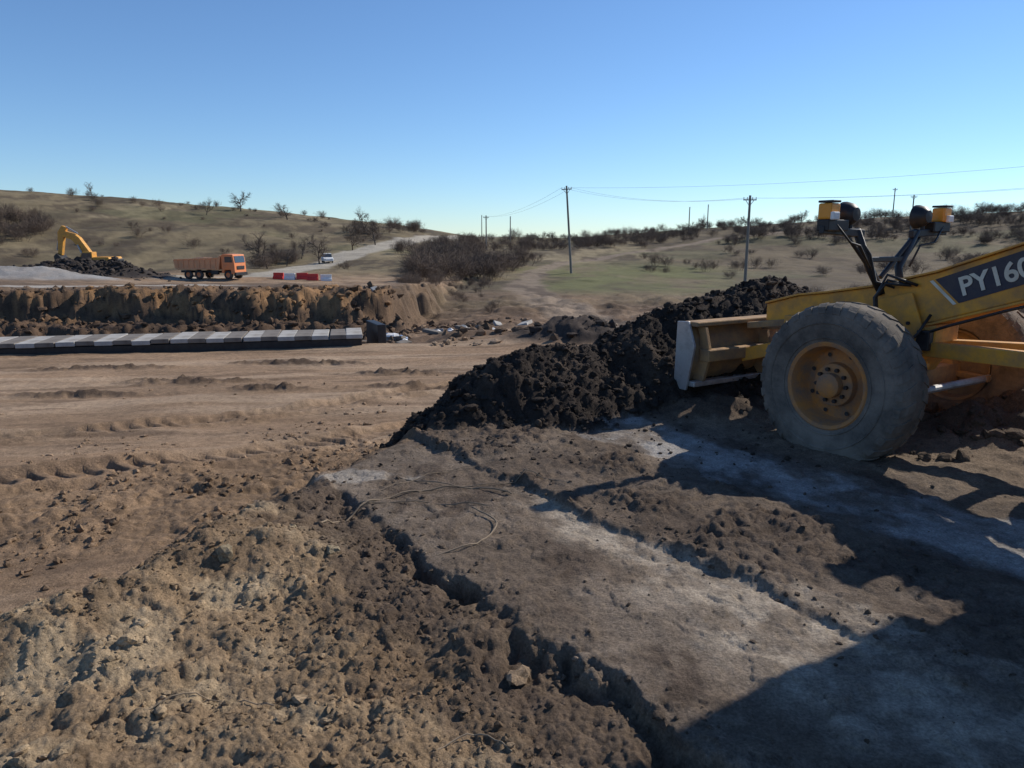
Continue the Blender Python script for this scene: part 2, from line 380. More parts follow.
def lathe(name,prof,mat,par=None,seg=64,loc=(0,0,0),rot=(0,0,0),closed=False):
    n=len(prof);v=[];f=[]
    for k in range(seg):
        a=2*math.pi*k/seg
        for r,y in prof:v.append((r*math.cos(a),y,r*math.sin(a)))
    for k in range(seg):
        k2=(k+1)%seg
        for i in range(n if closed else n-1):
            j=(i+1)%n
            f.append((k*n+i,k*n+j,k2*n+j,k2*n+i))
    o=mkobj(name,v,f,mat,par,loc=loc,rot=rot)
    bm=bmesh.new();bm.from_mesh(o.data);bmesh.ops.remove_doubles(bm,verts=bm.verts,dist=1e-5);bmesh.ops.recalc_face_normals(bm,faces=bm.faces)
    for fc in bm.faces:fc.smooth=True
    for ed in bm.edges:
        if len(ed.link_faces)==2 and ed.calc_face_angle(0)>.7: ed.smooth=False
    bm.to_mesh(o.data);bm.free();return o
def set_cols(me,cols,mat):
    ca=me.color_attributes.new('Col','FLOAT_COLOR','POINT')
    a=np.ones((len(cols),4),np.float32);a[:,:3]=cols;ca.data.foreach_set('color',a.ravel())
    me.materials.append(mat)

# ---------------------------------------------------------------- ground sheet
r=[.35]
while r[-1]<14:r.append(r[-1]*1.0040+.0005)
while r[-1]<60:r.append(r[-1]*1.0062)
while r[-1]<330:r.append(r[-1]*1.010)
while r[-1]<3000:r.append(r[-1]*1.08)
r=np.array(r)
af=np.radians(np.concatenate([np.linspace(-180,-60,40)[:-1],np.linspace(-60,-40,60)[:-1],np.linspace(-40,40,620)[:-1],np.linspace(40,60,60)[:-1],np.linspace(60,180,40)[:-1]]))
A,Rr=np.meshgrid(af,r)
Xg=(Rr*np.sin(A)).ravel();Yg=(Rr*np.cos(A)).ravel()
Zg,Cg,_=terrain(Xg,Yg)
nr=len(r);na=len(af)
i=np.arange(nr-1)[:,None]*na;j=np.arange(na)[None,:];j2=(j+1)%na
quads=np.stack([i+j,i+j2,i+na+j2,i+na+j],-1).reshape(-1,4)[:, ::-1]
me=bpy.data.meshes.new('ground')
me.vertices.add(len(Xg)+1);co=np.stack([Xg,Yg,Zg],1)
co=np.vstack([co,[[0,0,float(Zg[:na].mean())]]])
me.vertices.foreach_set('co',co.astype(np.float32).ravel())
tri=np.stack([np.full(na,len(Xg)),(np.arange(na)+1)%na,np.arange(na)],1)
nl=quads.size+tri.size
me.loops.add(nl);me.loops.foreach_set('vertex_index',np.concatenate([quads.ravel(),tri.ravel()]).astype(np.int32))
npoly=len(quads)+len(tri);me.polygons.add(npoly)
ls=np.concatenate([np.arange(len(quads))*4,quads.size+np.arange(len(tri))*3]).astype(np.int32)
me.polygons.foreach_set('loop_start',ls)
me.polygons.foreach_set('use_smooth',np.ones(npoly,bool))
me.update(calc_edges=True)
set_cols(me,np.vstack([Cg,Cg[:1]]),SOIL)
g=bpy.data.objects.new('ground',me);COLL.objects.link(g)

# ---------------------------------------------------------------- clods
def ico(sub):
    bm=bmesh.new();bmesh.ops.create_icosphere(bm,subdivisions=sub,radius=1)
    v=np.array([x.co[:] for x in bm.verts]);f=np.array([[q.index for q in t.verts] for t in bm.faces]);bm.free();return v,f
ICO={1:ico(1),2:ico(2)}
def clods(name,x,y,size,sub=2,sink=.25,cmul=1.,colover=None,flat=.75):
    n=len(x);z,c,_=terrain(x,y);V,F=ICO[sub];nv=len(V)
    S=rng.uniform(.6,1.3,(n,3));S[:,2]*=flat
    base=V[None]*1.0
    w=np.zeros((n,nv))
    for k in range(4):
        dr=rng.normal(size=(n,3));dr/=np.linalg.norm(dr,axis=1)[:,None]
        w+=np.sin((base@dr[:,:,None])[...,0]*rng.uniform(2,5,(n,1))+rng.uniform(0,6,(n,1)))
    rad=1+.15*w+rng.uniform(-.16,.16,(n,nv))
    P=base*rad[...,None]*S[:,None,:]
    a=rng.uniform(0,6.28,n);ca,sa=np.cos(a),np.sin(a)
    px=P[...,0]*ca[:,None]-P[...,1]*sa[:,None];py=P[...,0]*sa[:,None]+P[...,1]*ca[:,None]
    P=np.stack([px,py,P[...,2]],-1)*size[:,None,None]
    P+=np.stack([x,y,z+size*flat*(.5-sink)],1)[:,None,:]
    FF=(F[None]+np.arange(n)[:,None,None]*nv).reshape(-1,3)
    me=bpy.data.meshes.new(name);me.vertices.add(n*nv);me.vertices.foreach_set('co',P.astype(np.float32).ravel())
    me.loops.add(FF.size);me.loops.foreach_set('vertex_index',FF.astype(np.int32).ravel())
    me.polygons.add(len(FF));me.polygons.foreach_set('loop_start',(np.arange(len(FF))*3).astype(np.int32))
    me.polygons.foreach_set('use_smooth',np.zeros(len(FF),bool))
    me.update(calc_edges=True)
    if colover is not None:c=np.zeros((n,3))+np.array(colover)
    c=c*cmul*rng.uniform(.75,1.3,(n,1))
    set_cols(me,np.repeat(c,nv,axis=0),SOIL)
    o=bpy.data.objects.new(name,me);COLL.objects.link(o);return o
def sizes(n,a,b,p=2.2):return a+(b-a)*rng.random(n)**p
n=22000;x=rng.uniform(-1.6,7,n);y=rng.uniform(6.2,11,n);_,_,md=terrain(x,y);k=(md['pile']>.3)
x=x[k];y=y[k];h2=len(x)//4
clods('dark_soil_clods',x[:h2],y[:h2],sizes(h2,.012,.058,3.2),2,sink=.4)
clods('dark_soil_clods',x[h2:],y[h2:],sizes(len(x)-h2,.006,.026,2.5),1)
n=1500;x=rng.uniform(-1.2,2.6,n);y=rng.uniform(5.9,8.6,n);_,_,md=terrain(x,y);k=(md['pile']<.3)&(rng.random(n)<.35)&(md['e']<.1)
clods('dark_soil_crumbs',x[k],y[k],sizes(k.sum(),.005,.028,3.5),1,colover=(.06,.046,.036))
n=3500;x=rng.uniform(3.2,8,n);y=rng.uniform(6.0,9.5,n)
k=vn(x/.6,y/.6,501)>.45
clods('windrow_clods',x[k],y[k],sizes(k.sum(),.008,.075,3.5),2,colover=(.105,.077,.056))
n=30000;x=rng.uniform(-4.6,1.0,n);y=rng.uniform(1.2,5.4,n);_,_,md=terrain(x,y)
k=(md['q']<-.02)&(md['e']<.2)&(vn(x/.3,y/.3,502)>rng.uniform(.15,.8,n))
clods('loose_soil_crumbs',x[k],y[k],sizes(k.sum(),.0025,.018,4),1)
k=(md['q']<.02)&(md['e']<.1)&(rng.random(n)<.028)
clods('soil_stones',x[k],y[k],sizes(k.sum(),.010,.034,2.5),2,cmul=1.1,sink=.4)
n=13000;x=rng.uniform(-1.6,5.5,n);y=rng.uniform(1.2,7.6,n);_,_,md=terrain(x,y);q=md['q']
pr=.10+.75*(np.abs(q-1.3)<.14)+.6*(np.abs(q)<.2)+.6*((q>1.3)&(q<2.5))*(vn(x/.4,y/.4,503)>.5)
k=(q>-.1)&(md['e']<0)&(rng.random(n)<pr*.8)
clods('slab_crumbs',x[k],y[k],sizes(k.sum(),.0025,.020,3.8),1,colover=(.118,.088,.066))
n=22000;rr=6+16*rng.random(n)**1.3;a=rng.uniform(-.75,.12,n);x=rr*np.sin(a);y=rr*np.cos(a);_,_,md=terrain(x,y)
k=(md['e']>.3)&(md['pile']<.1)&(md['dT']>.36)&(rng.random(n)<np.clip(1.15-(md['e']-1)/6.5,.02,1)*(1-md['sm']*.95))&(vn(x/.7,y/.7,504)>.38)
clods('plain_clods',x[k],y[k],sizes(k.sum(),.006,.05,4.5),1)
n=1500;x=rng.uniform(-9,6,n);y=rng.uniform(28,46,n);k=vn(x/2,y/2,505)>.5
clods('rubble_field',x[k],y[k],sizes(k.sum(),.05,.3,3),1,cmul=.9)
n=1600;x=rng.uniform(-40,-6,n);y=rng.uniform(34,44,n)
clods('bank_rubble',x,y,sizes(n,.04,.26,3),1)
n=900;x=rng.normal(-51,5,n);y=rng.normal(86.5,2.5,n)
clods('far_soil_clods',x,y,sizes(n,.1,.4,3),1,colover=(.05,.041,.036))
clods('field_stone',np.array([.03]),np.array([3.0]),np.array([.052]),2,colover=(.25,.18,.12))
clods('field_stone',np.array([-1.05,-1.62,-1.35]),np.array([4.05,3.9,4.3]),np.array([.05,.055,.035]),2,colover=(.33,.26,.17))

# ---------------------------------------------------------------- dry stems near
def stem(pts,r):
    P=smooth_path([p for p in pts],6)
    Q=[]
    xs=np.array([p[0] for p in P]);ys=np.array([p[1] for p in P]);z,_,_=terrain(xs,ys)
    for a,b,c in zip(xs,ys,z):Q.append((a,b,c+.010+.012*math.sin(a*17+b*9)))
    return tube('dry_twig',Q,r,STRAW,n=6)
stem([(-1.25,4.55),(-1.12,4.9),(-.75,5.25),(-.3,5.35),(.0,5.2)],.006)
stem([(-.28,4.9),(-.1,4.6),(-.22,4.3),(-.45,4.15)],.005)
stem([(-.9,5.6),(-.4,5.4),(.1,5.5),(.45,5.3)],.004)
stem([(-1.1,5.0),(-.6,5.05),(-.1,4.95)],.004)
stem([(-1.0,5.3),(-.6,5.7),(-.2,5.9)],.003)
stem([(-2.1,3.7),(-2.3,4.0),(-2.7,4.1)],.005)
stem([(-.45,1.95),(-.44,2.05),(-.4,2.12)],.004)
stem([(-1.5,2.7),(-1.3,2.85),(-1.0,2.8)],.003)
stem([(-.3,2.5),(-.15,2.6),(.0,2.5)],.003)

# ---------------------------------------------------------------- grader
G=empty('motor_grader',(3.74,6.94,-.05),math.radians(122.7))
def wheel(par,x,y,z,R,W,side,name,rub=RUBD,rimmat=ORIM,seg=72):
    w=empty(name,(x,y,z));w.parent=par
    h=W/2;ri=R*.50
    prof=[(ri,-h*.70),(ri+.03,-h*.90),(R*.66,-h*1.0),(R*.80,-h*1.03),(R*.90,-h*.97),(R*.96,-h*.84),(R*.99,-h*.6),(R,-h*.3),(R,h*.3),(R*.99,h*.6),(R*.96,h*.84),(R*.90,h*.97),(R*.80,h*1.03),(R*.66,h*1.0),(ri+.03,h*.90),(ri,h*.70)]
    lathe('tyre',prof,rub,w,seg,closed=True)
    v=[];f=[]
    nl=30
    for k in range(nl):
        for sgn in(-1,1):
            a0=2*math.pi*(k+(.25 if sgn>0 else -.25))/nl
            b=len(v)
            for (yy,rr) in((.05,R*.995),(h*.6,R*.985),(h*.88,R*.945),(h*.99,R*.885)):
                sh=(yy/h)*.14
                for da in(-.055,.055):
                    for dr in (-.012,.014 if yy<h*.95 else .004):
                        a=a0+da+sh
                        yq=sgn*(yy+(dr*.5 if yy>h*.8 else 0))
                        v.append(((rr+dr)*math.cos(a),yq,(rr+dr)*math.sin(a)))
            for i in range(3):
                p=b+i*4
                f+= [(p,p+4,p+5,p+1),(p+1,p+5,p+7,p+3),(p+3,p+7,p+6,p+2),(p+2,p+6,p+4,p)]
            f.append((b,b+1,b+3,b+2));p=b+12;f.append((p,p+2,p+3,p+1))
    mkobj('tread_lugs',v,f,rub,w)
    s=side
    rp=[(ri*1.03,s*h*.80),(ri*1.09,s*h*.90),(ri*1.06,s*h*.95),(ri*.98,s*h*.90),(ri*.94,s*h*.72),(ri*.92,s*h*.1),(ri*.86,-s*h*.05),(ri*.66,s*h*.02),(ri*.55,s*h*.12),(ri*.52,s*h*.40),(ri*.46,s*h*.46),(.001,s*h*.47)]
    lathe('rim',rp,rimmat,w,48)
    rp=[(ri*1.02,-s*h*.80),(ri*.95,-s*h*.7),(ri*.9,-s*h*.2),(.001,-s*h*.2)]
    lathe('rim_inner',rp,rimmat,w,48)
    lathe('hub_cap',[(ri*.30,s*h*.46),(ri*.30,s*h*.80),(ri*.24,s*h*.88),(.001,s*h*.90)],rimmat,w,24)
    for k in range(10):
        a=2*math.pi*k/10
        lathe('wheel_nut',[(.001,0),(.018,0),(.018,s*.03),(.001,s*.03)],BLK,w,6,loc=(ri*.40*math.cos(a),s*h*.465,ri*.40*math.sin(a)))
    for k in range(8):
        a=2*math.pi*(k+.5)/8
        lathe('rim_hole',[(.001,0),(.020,0)],BLK,w,12,loc=(ri*.76*math.cos(a),s*(h*.03+.004),ri*.76*math.sin(a)))
    lathe('sidewall_ring',[(R*.76,s*h*1.02),(R*.765,s*(h*1.02+.007)),(R*.775,s*(h*1.03+.007)),(R*.78,s*h*1.02)],rub,w,seg)
    lathe('bead_ring',[(R*.58,s*h*.94),(R*.585,s*(h*.95+.006)),(R*.60,s*(h*.96+.006)),(R*.605,s*h*.955)],rub,w,seg)
    return w
wheel(G,0,1.03,.66,.71,.42,1,'front_wheel_left')
wheel(G,0,-1.03,.66,.71,.42,-1,'front_wheel_right',rub=RUSTW,rimmat=YELD)
for xx in(-4.3,-5.8):
    for yy in(1.0,-1.0):wheel(G,xx,yy,.66,.70,.40,1 if yy>0 else -1,'rear_wheel',seg=40)
gp=[(1.5,1.04),(1.5,1.22),(1.1,1.33),(.75,1.38),(.3,1.46),(-.3,1.62),(-1.0,1.88),(-1.9,2.14),(-3.0,2.2),(-3.0,1.78),(-2.0,1.72),(-1.0,1.42),(-.3,1.18),(.2,1.06),(.7,1.0),(1.1,.98)]
extr('front_frame',gp,-.17,.17,YEL,G,.015)
top=[(1.5,1.222),(1.1,1.332),(.75,1.382),(.3,1.462),(-.3,1.622),(-1.0,1.882),(-1.9,2.142)]
extr('frame_top_plate',[(x,z+.02) for x,z in top]+[(x,z) for x,z in top[::-1]],-.20,.20,YEL,G,.004)
bot=[(1.1,.978),(.7,.998),(.2,1.058),(-.3,1.178),(-1.0,1.418),(-2.0,1.718)]
extr('frame_bottom_plate',[(x,z) for x,z in bot]+[(x,z-.022) for x,z in bot[::-1]],-.20,.20,YEL,G,.004)
dn=Vector((-.7,0,.262)).normalized()
def onside(s,h):
    base=Vector((-.22,.1745,1.395));up=Vector((dn.z,0,-dn.x))
    return base+dn*s+up*h
PS=.10
mkobj('decal_panel',[onside(PS+.02,.13),onside(PS+1.6,.15),onside(PS+1.6,-.12),onside(PS+.16,-.13)],[(0,1,2,3)],NAVY,G)
vv=[onside(PS-.03,.13),onside(PS+.0,.13),onside(PS+.14,-.13),onside(PS+.11,-.13)]
mkobj('decal_stripe',[p+Vector((0,.001,0)) for p in vv],[(0,1,2,3)],LETT,G)
fc=bpy.data.curves.new('PY160C','FONT');fc.body='PY160C';fc.size=.225;fc.extrude=.002;fc.offset=.005;fc.space_character=.98
fc.materials.append(LETT)
fo=bpy.data.objects.new('frame_lettering',fc);COLL.objects.link(fo);fo.parent=G
fo.location=onside(PS+.20,-.075)+Vector((0,.006,0))
xa=dn;ya=Vector((dn.z,0,-dn.x));za=xa.cross(ya)
fo.rotation_euler=Matrix((xa,ya,za)).transposed().to_euler()
box('front_axle',(0,0,.60),(.22,1.62,.2),YELD,G)
extr('axle_pedestal',[(.22,.70),(.22,1.02),(-.35,1.16),(-.35,1.0),(-.18,.70)],-.2,.2,YEL,G)
extr('pedestal_plate_left',[(.14,.66),(.24,1.34),(-.12,1.44),(-.26,1.1),(-.22,.66)],.205,.235,YEL,G)
for yy in(.72,-.72):
    box('kingpin',(0,yy,.66),(.2,.12,.46),YELD,G)
    tube('leaning_rod',[(-.12,yy,.92),(-.12,0,.95)],.03,BLK,G)
tube('tie_rod',[(-.36,.85,.58),(-.36,-.85,.58)],.035,STEEL,G)
tube('steering_cylinder',[(-.24,.72,.74),(-.24,.1,.78)],.045,YEL,G)
for yy in(.78,-.78):bar('steer_arm',(0,yy,.6),(-.40,yy,.58),.07,.06,YELD,G)
tube('lean_cylinder',[(.16,.6,.62),(.16,-.1,.95)],.04,YEL,G)
bar('drawbar_left',(.15,.06,.92),(-2.4,.62,1.02),.12,.13,YEL,G)
bar('drawbar_right',(.15,-.06,.92),(-2.4,-.62,1.02),.12,.13,YEL,G)
bar('drawbar_cross',(-1.3,.36,.99),(-1.3,-.36,.99),.14,.12,YEL,G)
lathe('circle',[(.75,-.05),(.75,.05),(.6,.05),(.6,-.05)],YELD,G,48,loc=(-2.3,0,.85),rot=(math.radians(90),0,0),closed=True)
mb=[(.16*math.cos(t)-.16,.36*math.sin(t)) for t in np.linspace(-1.2,1.2,9)]
mbp=mb+[(x-.03,z) for x,z in mb[::-1]]
extr('moldboard',mbp,-1.75,1.75,YELD,G,.003,loc=(-2.7,0,.42),rot=(0,0,math.radians(25)))
for yy in(.35,-.35):
    box('blade_arm',(-2.4,yy,.62),(.12,.1,.45),YEL,G)
    tube('lift_cylinder',[(-1.5,yy*1.6,1.95),(-2.2,yy*1.6,.95)],.045,YEL,G)
box('lift_saddle',(-1.55,0,1.9),(.25,1.3,.16),YEL,G)
prof=[]
for t in np.linspace(-1,1,11):
    prof.append((1.72+.14*t*t,.70+.34*t))
pr=prof+[(x-.035,z) for x,z in prof[::-1]]
BW=1.10
extr('dozer_blade',pr,-BW,BW,YELD,G,.004)
extr('blade_end_left',[(1.90,.32),(1.88,1.05),(1.72,1.06),(1.62,.80),(1.72,.32)],BW+.002,BW+.03,STEEL,G,.004)
extr('blade_end_right',[(1.90,.32),(1.88,1.05),(1.72,1.06),(1.62,.80),(1.72,.32)],-BW-.03,-BW-.002,STEEL,G,.004)
box('blade_top_box',(1.72,0,1.03),(.20,2*BW-.01,.05),YELD,G)
box('blade_mid_beam',(1.60,0,.70),(.14,2*BW-.2,.13),YELD,G)
box('cutting_edge',(1.90,0,.32),(.03,2*BW,.17),STEEL,G,rot=(0,math.radians(-18),0))
box('blade_low_beam',(1.68,0,.39),(.10,2*BW-.01,.06),STEEL,G)
for yy in(.96,.0,-.96):
    extr('blade_rib',[(1.78,.42),(1.70,.62),(1.69,.9),(1.74,1.0),(1.62,1.0),(1.54,.72),(1.62,.42)],yy-.02,yy+.02,YELD,G,.004)
for yy in(.38,-.38):
    bar('push_arm',(1.6,yy,.66),(.75,yy*.6,.92),.12,.14,YEL,G)
    bar('upper_link',(1.62,yy*.8,.98),(.95,yy*.35,1.08),.07,.07,YELD,G)
tube('blade_cylinder',[(1.66,0,.95),(1.2,0,1.0),(.9,0,1.05)],.04,STEEL,G)
box('front_bracket',(.98,0,1.0),(.36,.62,.26),YEL,G)
xm=.30
for sgn in(1,-1):
    tube('lamp_post',[(xm-.1,sgn*.16,1.40),(xm,sgn*.24,1.64),(xm,sgn*.50,1.99)],.038,BLK,G)
    bar('lamp_bracket',(xm,sgn*.40,1.96),(xm,sgn*1.02,1.99),.05,.07,BLK,G)
    tube('lamp_brace',[(xm,sgn*.22,1.62),(xm+.02,sgn*.62,1.95)],.018,BLK,G)
    lathe('work_lamp',[(.001,-.08),(.060,-.075),(.098,-.03),(.115,.03),(.115,.06),(.10,.065),(.001,.05)],BLK,G,28,loc=(xm+.02,sgn*.60,2.13),rot=(0,0,math.radians(-90)))
    lathe('work_lamp_lens',[(.001,0),(.096,0)],LENS,G,24,loc=(xm+.09,sgn*.60,2.13),rot=(0,0,math.radians(-90)))
    box('headlamp_housing',(xm,sgn*.93,2.15),(.13,.14,.14),AMB,G,bev=.015)
    box('headlamp_back',(xm-.075,sgn*.95,2.11),(.04,.09,.07),WHT,G,bev=.01)
    box('headlamp_visor',(xm,sgn*.93,2.235),(.15,.12,.02),BLK,G,bev=.006)
    box('indicator',(xm,sgn*.86,2.03),(.12,.30,.10),BLK,G,bev=.01)
    tube('lamp_stem',[(xm,sgn*.60,1.98),(xm,sgn*.60,2.04)],.02,BLK,G)
    tube('lamp_cable',[(xm-.05,sgn*.9,2.05),(xm-.08,sgn*.7,1.88),(xm-.05,sgn*.5,1.85),(xm-.06,sgn*.33,1.65)],.010,BLK,G,n=8)
bar('mast_cross',(xm,.3,1.72),(xm,-.3,1.72),.04,.05,BLK,G)
tube('mast_diagonal',[(xm,-.50,1.97),(xm,.05,1.55)],.022,BLK,G)
tube('lamp_cable',[(xm,.5,1.97),(xm-.05,.33,1.77),(xm-.1,.28,1.52),(xm-.25,.22,1.47)],.012,BLK,G,n=8)
for k,(dy,dz) in enumerate([(.24,0),(.27,-.03),(.255,.05)]):
    tube('hydraulic_hose',[(-.05-.05*k,dy-.06,1.50),(.08,dy+.05,1.54+dz),(.16,dy+.08,1.38),(.12,dy+.07,1.1+dz),(0,dy+.05,.92)],.014,BLK,G,n=8)
tube('hydraulic_hose',[(-.3,.21,1.25),(-.25,.3,1.08),(-.1,.32,.9),(-.05,.4,.78)],.014,BLK,G,n=8)
tube('hydraulic_hose',[(-1.4,.19,1.50),(-.9,.215,1.33),(-.45,.22,1.16),(-.28,.27,1.08)],.013,BLK,G,n=8)
box('valve_block',(-.28,.235,1.02),(.12,.08,.18),BLK,G)
for k in range(4):lathe('bolt_head',[(.001,0),(.018,0),(.018,.015),(.001,.015)],BLK,G,6,loc=(-.12+.2*(k%2),.236,.80+.36*(k//2)))
box('warning_plate',(-.02,.2385,1.0),(.12,.004,.16),LETT,G,bev=0)
box('rear_frame',(-4.3,0,1.15),(3.8,.8,.35),YEL,G)
cab=empty('cab',(0,0,0));cab.parent=G
extr('cab_floor',[(-2.15,1.35),(-2.15,1.75),(-3.7,1.75),(-3.7,1.3)],-.74,.74,YEL,cab)
for xx in(-2.15,-2.95,-3.66):
    for yy in(.71,-.71):box('cab_pillar',(xx,yy,2.4),(.08,.07,1.3),YEL,cab)
box('cab_glass_side',(-2.9,.70,2.4),(1.45,.02,1.28),GLASS,cab,bev=0);box('cab_glass_side',(-2.9,-.70,2.4),(1.45,.02,1.28),GLASS,cab,bev=0)
box('cab_glass_front',(-2.16,0,2.4),(.02,1.35,1.28),GLASS,cab,bev=0);box('cab_glass_back',(-3.66,0,2.4),(.02,1.35,1.28),GLASS,cab,bev=0)
box('cab_roof',(-2.85,0,3.1),(1.85,1.66,.12),YEL,cab,bev=.04)
tube('mirror_arm',[(-2.15,.75,2.75),(-1.95,.95,2.75),(-1.95,.95,2.5)],.018,BLK,cab)
box('side_mirror',(-1.95,.97,2.45),(.05,.18,.26),BLK,cab)
extr('engine_hood',[(-3.8,1.3),(-3.8,2.15),(-6.4,2.0),(-6.6,1.8),(-6.6,1.25)],-.48,.48,YEL,G,.04)
for yy in(.66,-.66):box('tandem_case',(-5.05,yy,.66),(1.9,.2,.36),YEL,G,bev=.05)
tube('exhaust',[(-4.5,.2,2.1),(-4.5,.2,2.9)],.06,BLK,G)

# ---------------------------------------------------------------- excavator
ex,ey=-52.6,95
E=empty('excavator',(ex,ey,hz(ex,ey)-.05),math.radians(172))
for yy in(1.25,-1.25):
    pf=[(-1.9,.15),(-2.2,.45),(-1.9,.85),(1.9,.85),(2.2,.45),(1.9,.15),(1.5,.02),(-1.5,.02)]
    extr('track',pf,yy-.3,yy+.3,BLK,E,.05)
box('undercarriage',(0,0,.65),(2,1.9,.5),BLK,E)
lathe('slew_ring',[(.7,-.1),(.7,.1)],BLK,E,24,loc=(0,0,1.0),rot=(math.radians(90),0,0))
extr('engine_house',[(-2.6,1.1),(-2.7,2.0),(-2.5,2.35),(-.3,2.35),(-.3,1.9),(1.3,1.9),(1.3,1.1)],-1.3,.35,YEL,E,.06)
extr('side_house',[(-2.6,1.1),(-2.7,2.0),(-2.5,2.3),(-.4,2.3),(-.4,1.1)],.36,1.3,YEL,E,.06)
box('counterweight',(-2.65,0,1.6),(.5,2.6,1.0),BLK,E,bev=.1)
box('house_stripe',(-1.3,1.304,1.75),(1.8,.02,.35),BLK,E,bev=0)
extr('excavator_cab',[(-.35,1.12),(-.35,2.95),(1.0,2.95),(1.45,2.2),(1.45,1.12)],.38,1.3,YEL,E,.05)
extr('cab_window',[(-.2,1.9),(-.2,2.8),(.95,2.8),(1.3,2.15),(1.3,1.9)],.375,1.305,GLASS,E,0)
box('cab_front_glass',(1.27,.84,2.45),(.03,.75,.8),GLASS,E,rot=(0,math.radians(-31),0),bev=0)
extr('boom',[(.3,1.6),(1.0,2.9),(2.3,4.7),(3.0,5.2),(4.6,5.6),(4.65,4.9),(3.3,4.4),(2.6,3.6),(1.7,2.0),(1.2,1.4)],-.72,-.12,YEL,E,.04)
extr('stick',[(4.0,6.0),(4.6,6.2),(5.25,5.4),(5.5,2.6),(5.0,2.5),(4.5,4.7)],-.65,-.2,YEL,E,.03)
extr('bucket',[(5.4,2.75),(5.8,2.4),(5.7,1.4),(4.8,.95),(4.1,1.3),(4.3,1.6),(4.8,2.2)],-1.1,.25,BLK,E,.03)
tube('boom_cylinder',[(1.4,-.0,1.5),(2.5,-.0,3.8)],.11,STEEL,E);tube('boom_cylinder',[(1.4,-.85,1.5),(2.5,-.85,3.8)],.11,STEEL,E)
tube('stick_cylinder',[(2.6,-.42,5.2),(4.15,-.42,6.05)],.11,STEEL,E)
tube('bucket_cylinder',[(5.1,-.42,5.4),(5.75,-.42,3.1)],.09,STEEL,E)

# ---------------------------------------------------------------- dump truck
tx,ty=-35.4,88
T=empty('dump_truck',(tx,ty,hz(tx,ty)-.05),math.radians(-12))
def twheel(par,x,y,R=.52,W=.32):
    w=empty('wheel',(x,y,R));w.parent=par;h=W/2
    lathe('tyre',[(R*.55,-h),(R*.9,-h),(R,-h*.7),(R,h*.7),(R*.9,h),(R*.55,h)],RUB,w,28,closed=True)
    lathe('rim',[(R*.55,h*.7*(-1 if y<0 else 1)),(R*.3,h*.3*(-1 if y<0 else 1)),(.001,h*.5*(-1 if y<0 else 1))],ORG,w,20)
for xx in(2.9,-.9,-2.3):
    for yy in(1.0,-1.0):twheel(T,xx,yy)
box('chassis',(0,0,.85),(7.4,.9,.25),BLK,T)
extr('cab_body',[(2.15,.75),(2.15,2.75),(2.35,2.9),(3.65,2.85),(3.8,1.9),(3.85,.65),(3.35,.65),(3.3,1.1),(2.5,1.1),(2.45,.75)],-1.2,1.2,ORG,T,.06)
extr('side_window',[(2.6,1.95),(2.6,2.6),(3.5,2.6),(3.6,1.95)],-1.21,1.21,GLASS,T,0)
box('windscreen',(3.76,0,2.3),(.05,2.0,.75),GLASS,T,rot=(0,math.radians(-8),0),bev=0)
box('bumper',(3.88,0,.65),(.2,2.4,.35),BLK,T);box('grille',(3.87,0,1.35),(.04,1.5,.4),BLK,T,bev=0)
extr('dump_body',[(-3.9,1.25),(-4.1,2.2),(1.75,2.4),(1.9,2.7),(2.1,2.7),(1.75,1.1),(-3.5,1.1)],-1.22,1.22,BED,T,.03)
for xx in np.linspace(-3.5,1.4,8):
    box('body_rib',(xx,-1.26,1.74),(.12,.08,1.15),BED,T);box('body_rib',(xx,1.26,1.74),(.12,.08,1.15),BED,T)
box('body_rail',(-1.1,-1.27,2.34),(5.7,.09,.10),BED,T,rot=(0,math.radians(-2),0));box('body_rail',(-1.1,-1.27,1.2),(5.2,.09,.12),BED,T)
rngl=np.random.default_rng(3)
gx,gy=np.meshgrid(np.linspace(-3.9,1.6,18),np.linspace(-1.1,1.1,8))
gz=2.15+.35*np.exp(-((gx+1)/2)**2-(gy/.8)**2)+rngl.uniform(-.05,.08,gx.shape)
Vv=[(a,b,c) for a,b,c in zip(gx.ravel(),gy.ravel(),gz.ravel())]
Ff=[(i*18+j,i*18+j+1,(i+1)*18+j+1,(i+1)*18+j) for i in range(7) for j in range(17)]
mkobj('soil_load',Vv,Ff,RUST,T)
box('fuel_tank',(1.2,-1.0,.8),(.9,.4,.5),BLK,T,bev=.08)

# ---------------------------------------------------------------- car
cx,cy=-34,138
C=empty('white_car',(cx,cy,hz(cx,cy)),math.radians(-70))
for xx in(1.35,-1.35):
    for yy in(.75,-.75):twheel(C,xx,yy,.34,.22)
extr('car_body',[(-2.15,.35),(-2.2,.9),(-2.05,1.05),(1.0,1.02),(2.0,.88),(2.2,.7),(2.2,.35)],-.88,.88,WHT,C,.08)
extr('car_cabin',[(-2.0,1.0),(-1.8,1.55),(-1.4,1.66),(.2,1.66),(1.0,1.02)],-.76,.76,GLASS,C,.06)
extr('car_roof',[(-1.8,1.58),(-1.4,1.70),(.2,1.70),(.35,1.62)],-.74,.74,WHT,C,.03)
for yy in(.6,-.6):box('tail_lamp',(-2.2,yy,.85),(.04,.3,.18),RED,C,bev=.01);box('head_lamp',(2.17,yy,.72),(.06,.35,.14),LENS,C,bev=.01)

# ---------------------------------------------------------------- barriers
def barrier(x,y,rz,mat,L=2.0):
    o=extr('road_barrier',[(-.3,0),(-.28,.25),(-.12,.45),(-.1,.8),(.1,.8),(.12,.45),(.28,.25),(.3,0)],-L/2,L/2,mat,None,.03)
    o.location=(x,y,hz(x,y)-.02);o.rotation_euler=(0,0,rz)
for k,m in enumerate([RED,WPL,RED,RED,WPL]):
    barrier(-28.6+k*1.5,91.5-k*(.2+.25*(k%2)),math.radians(90-14+k*7),m,1.35)
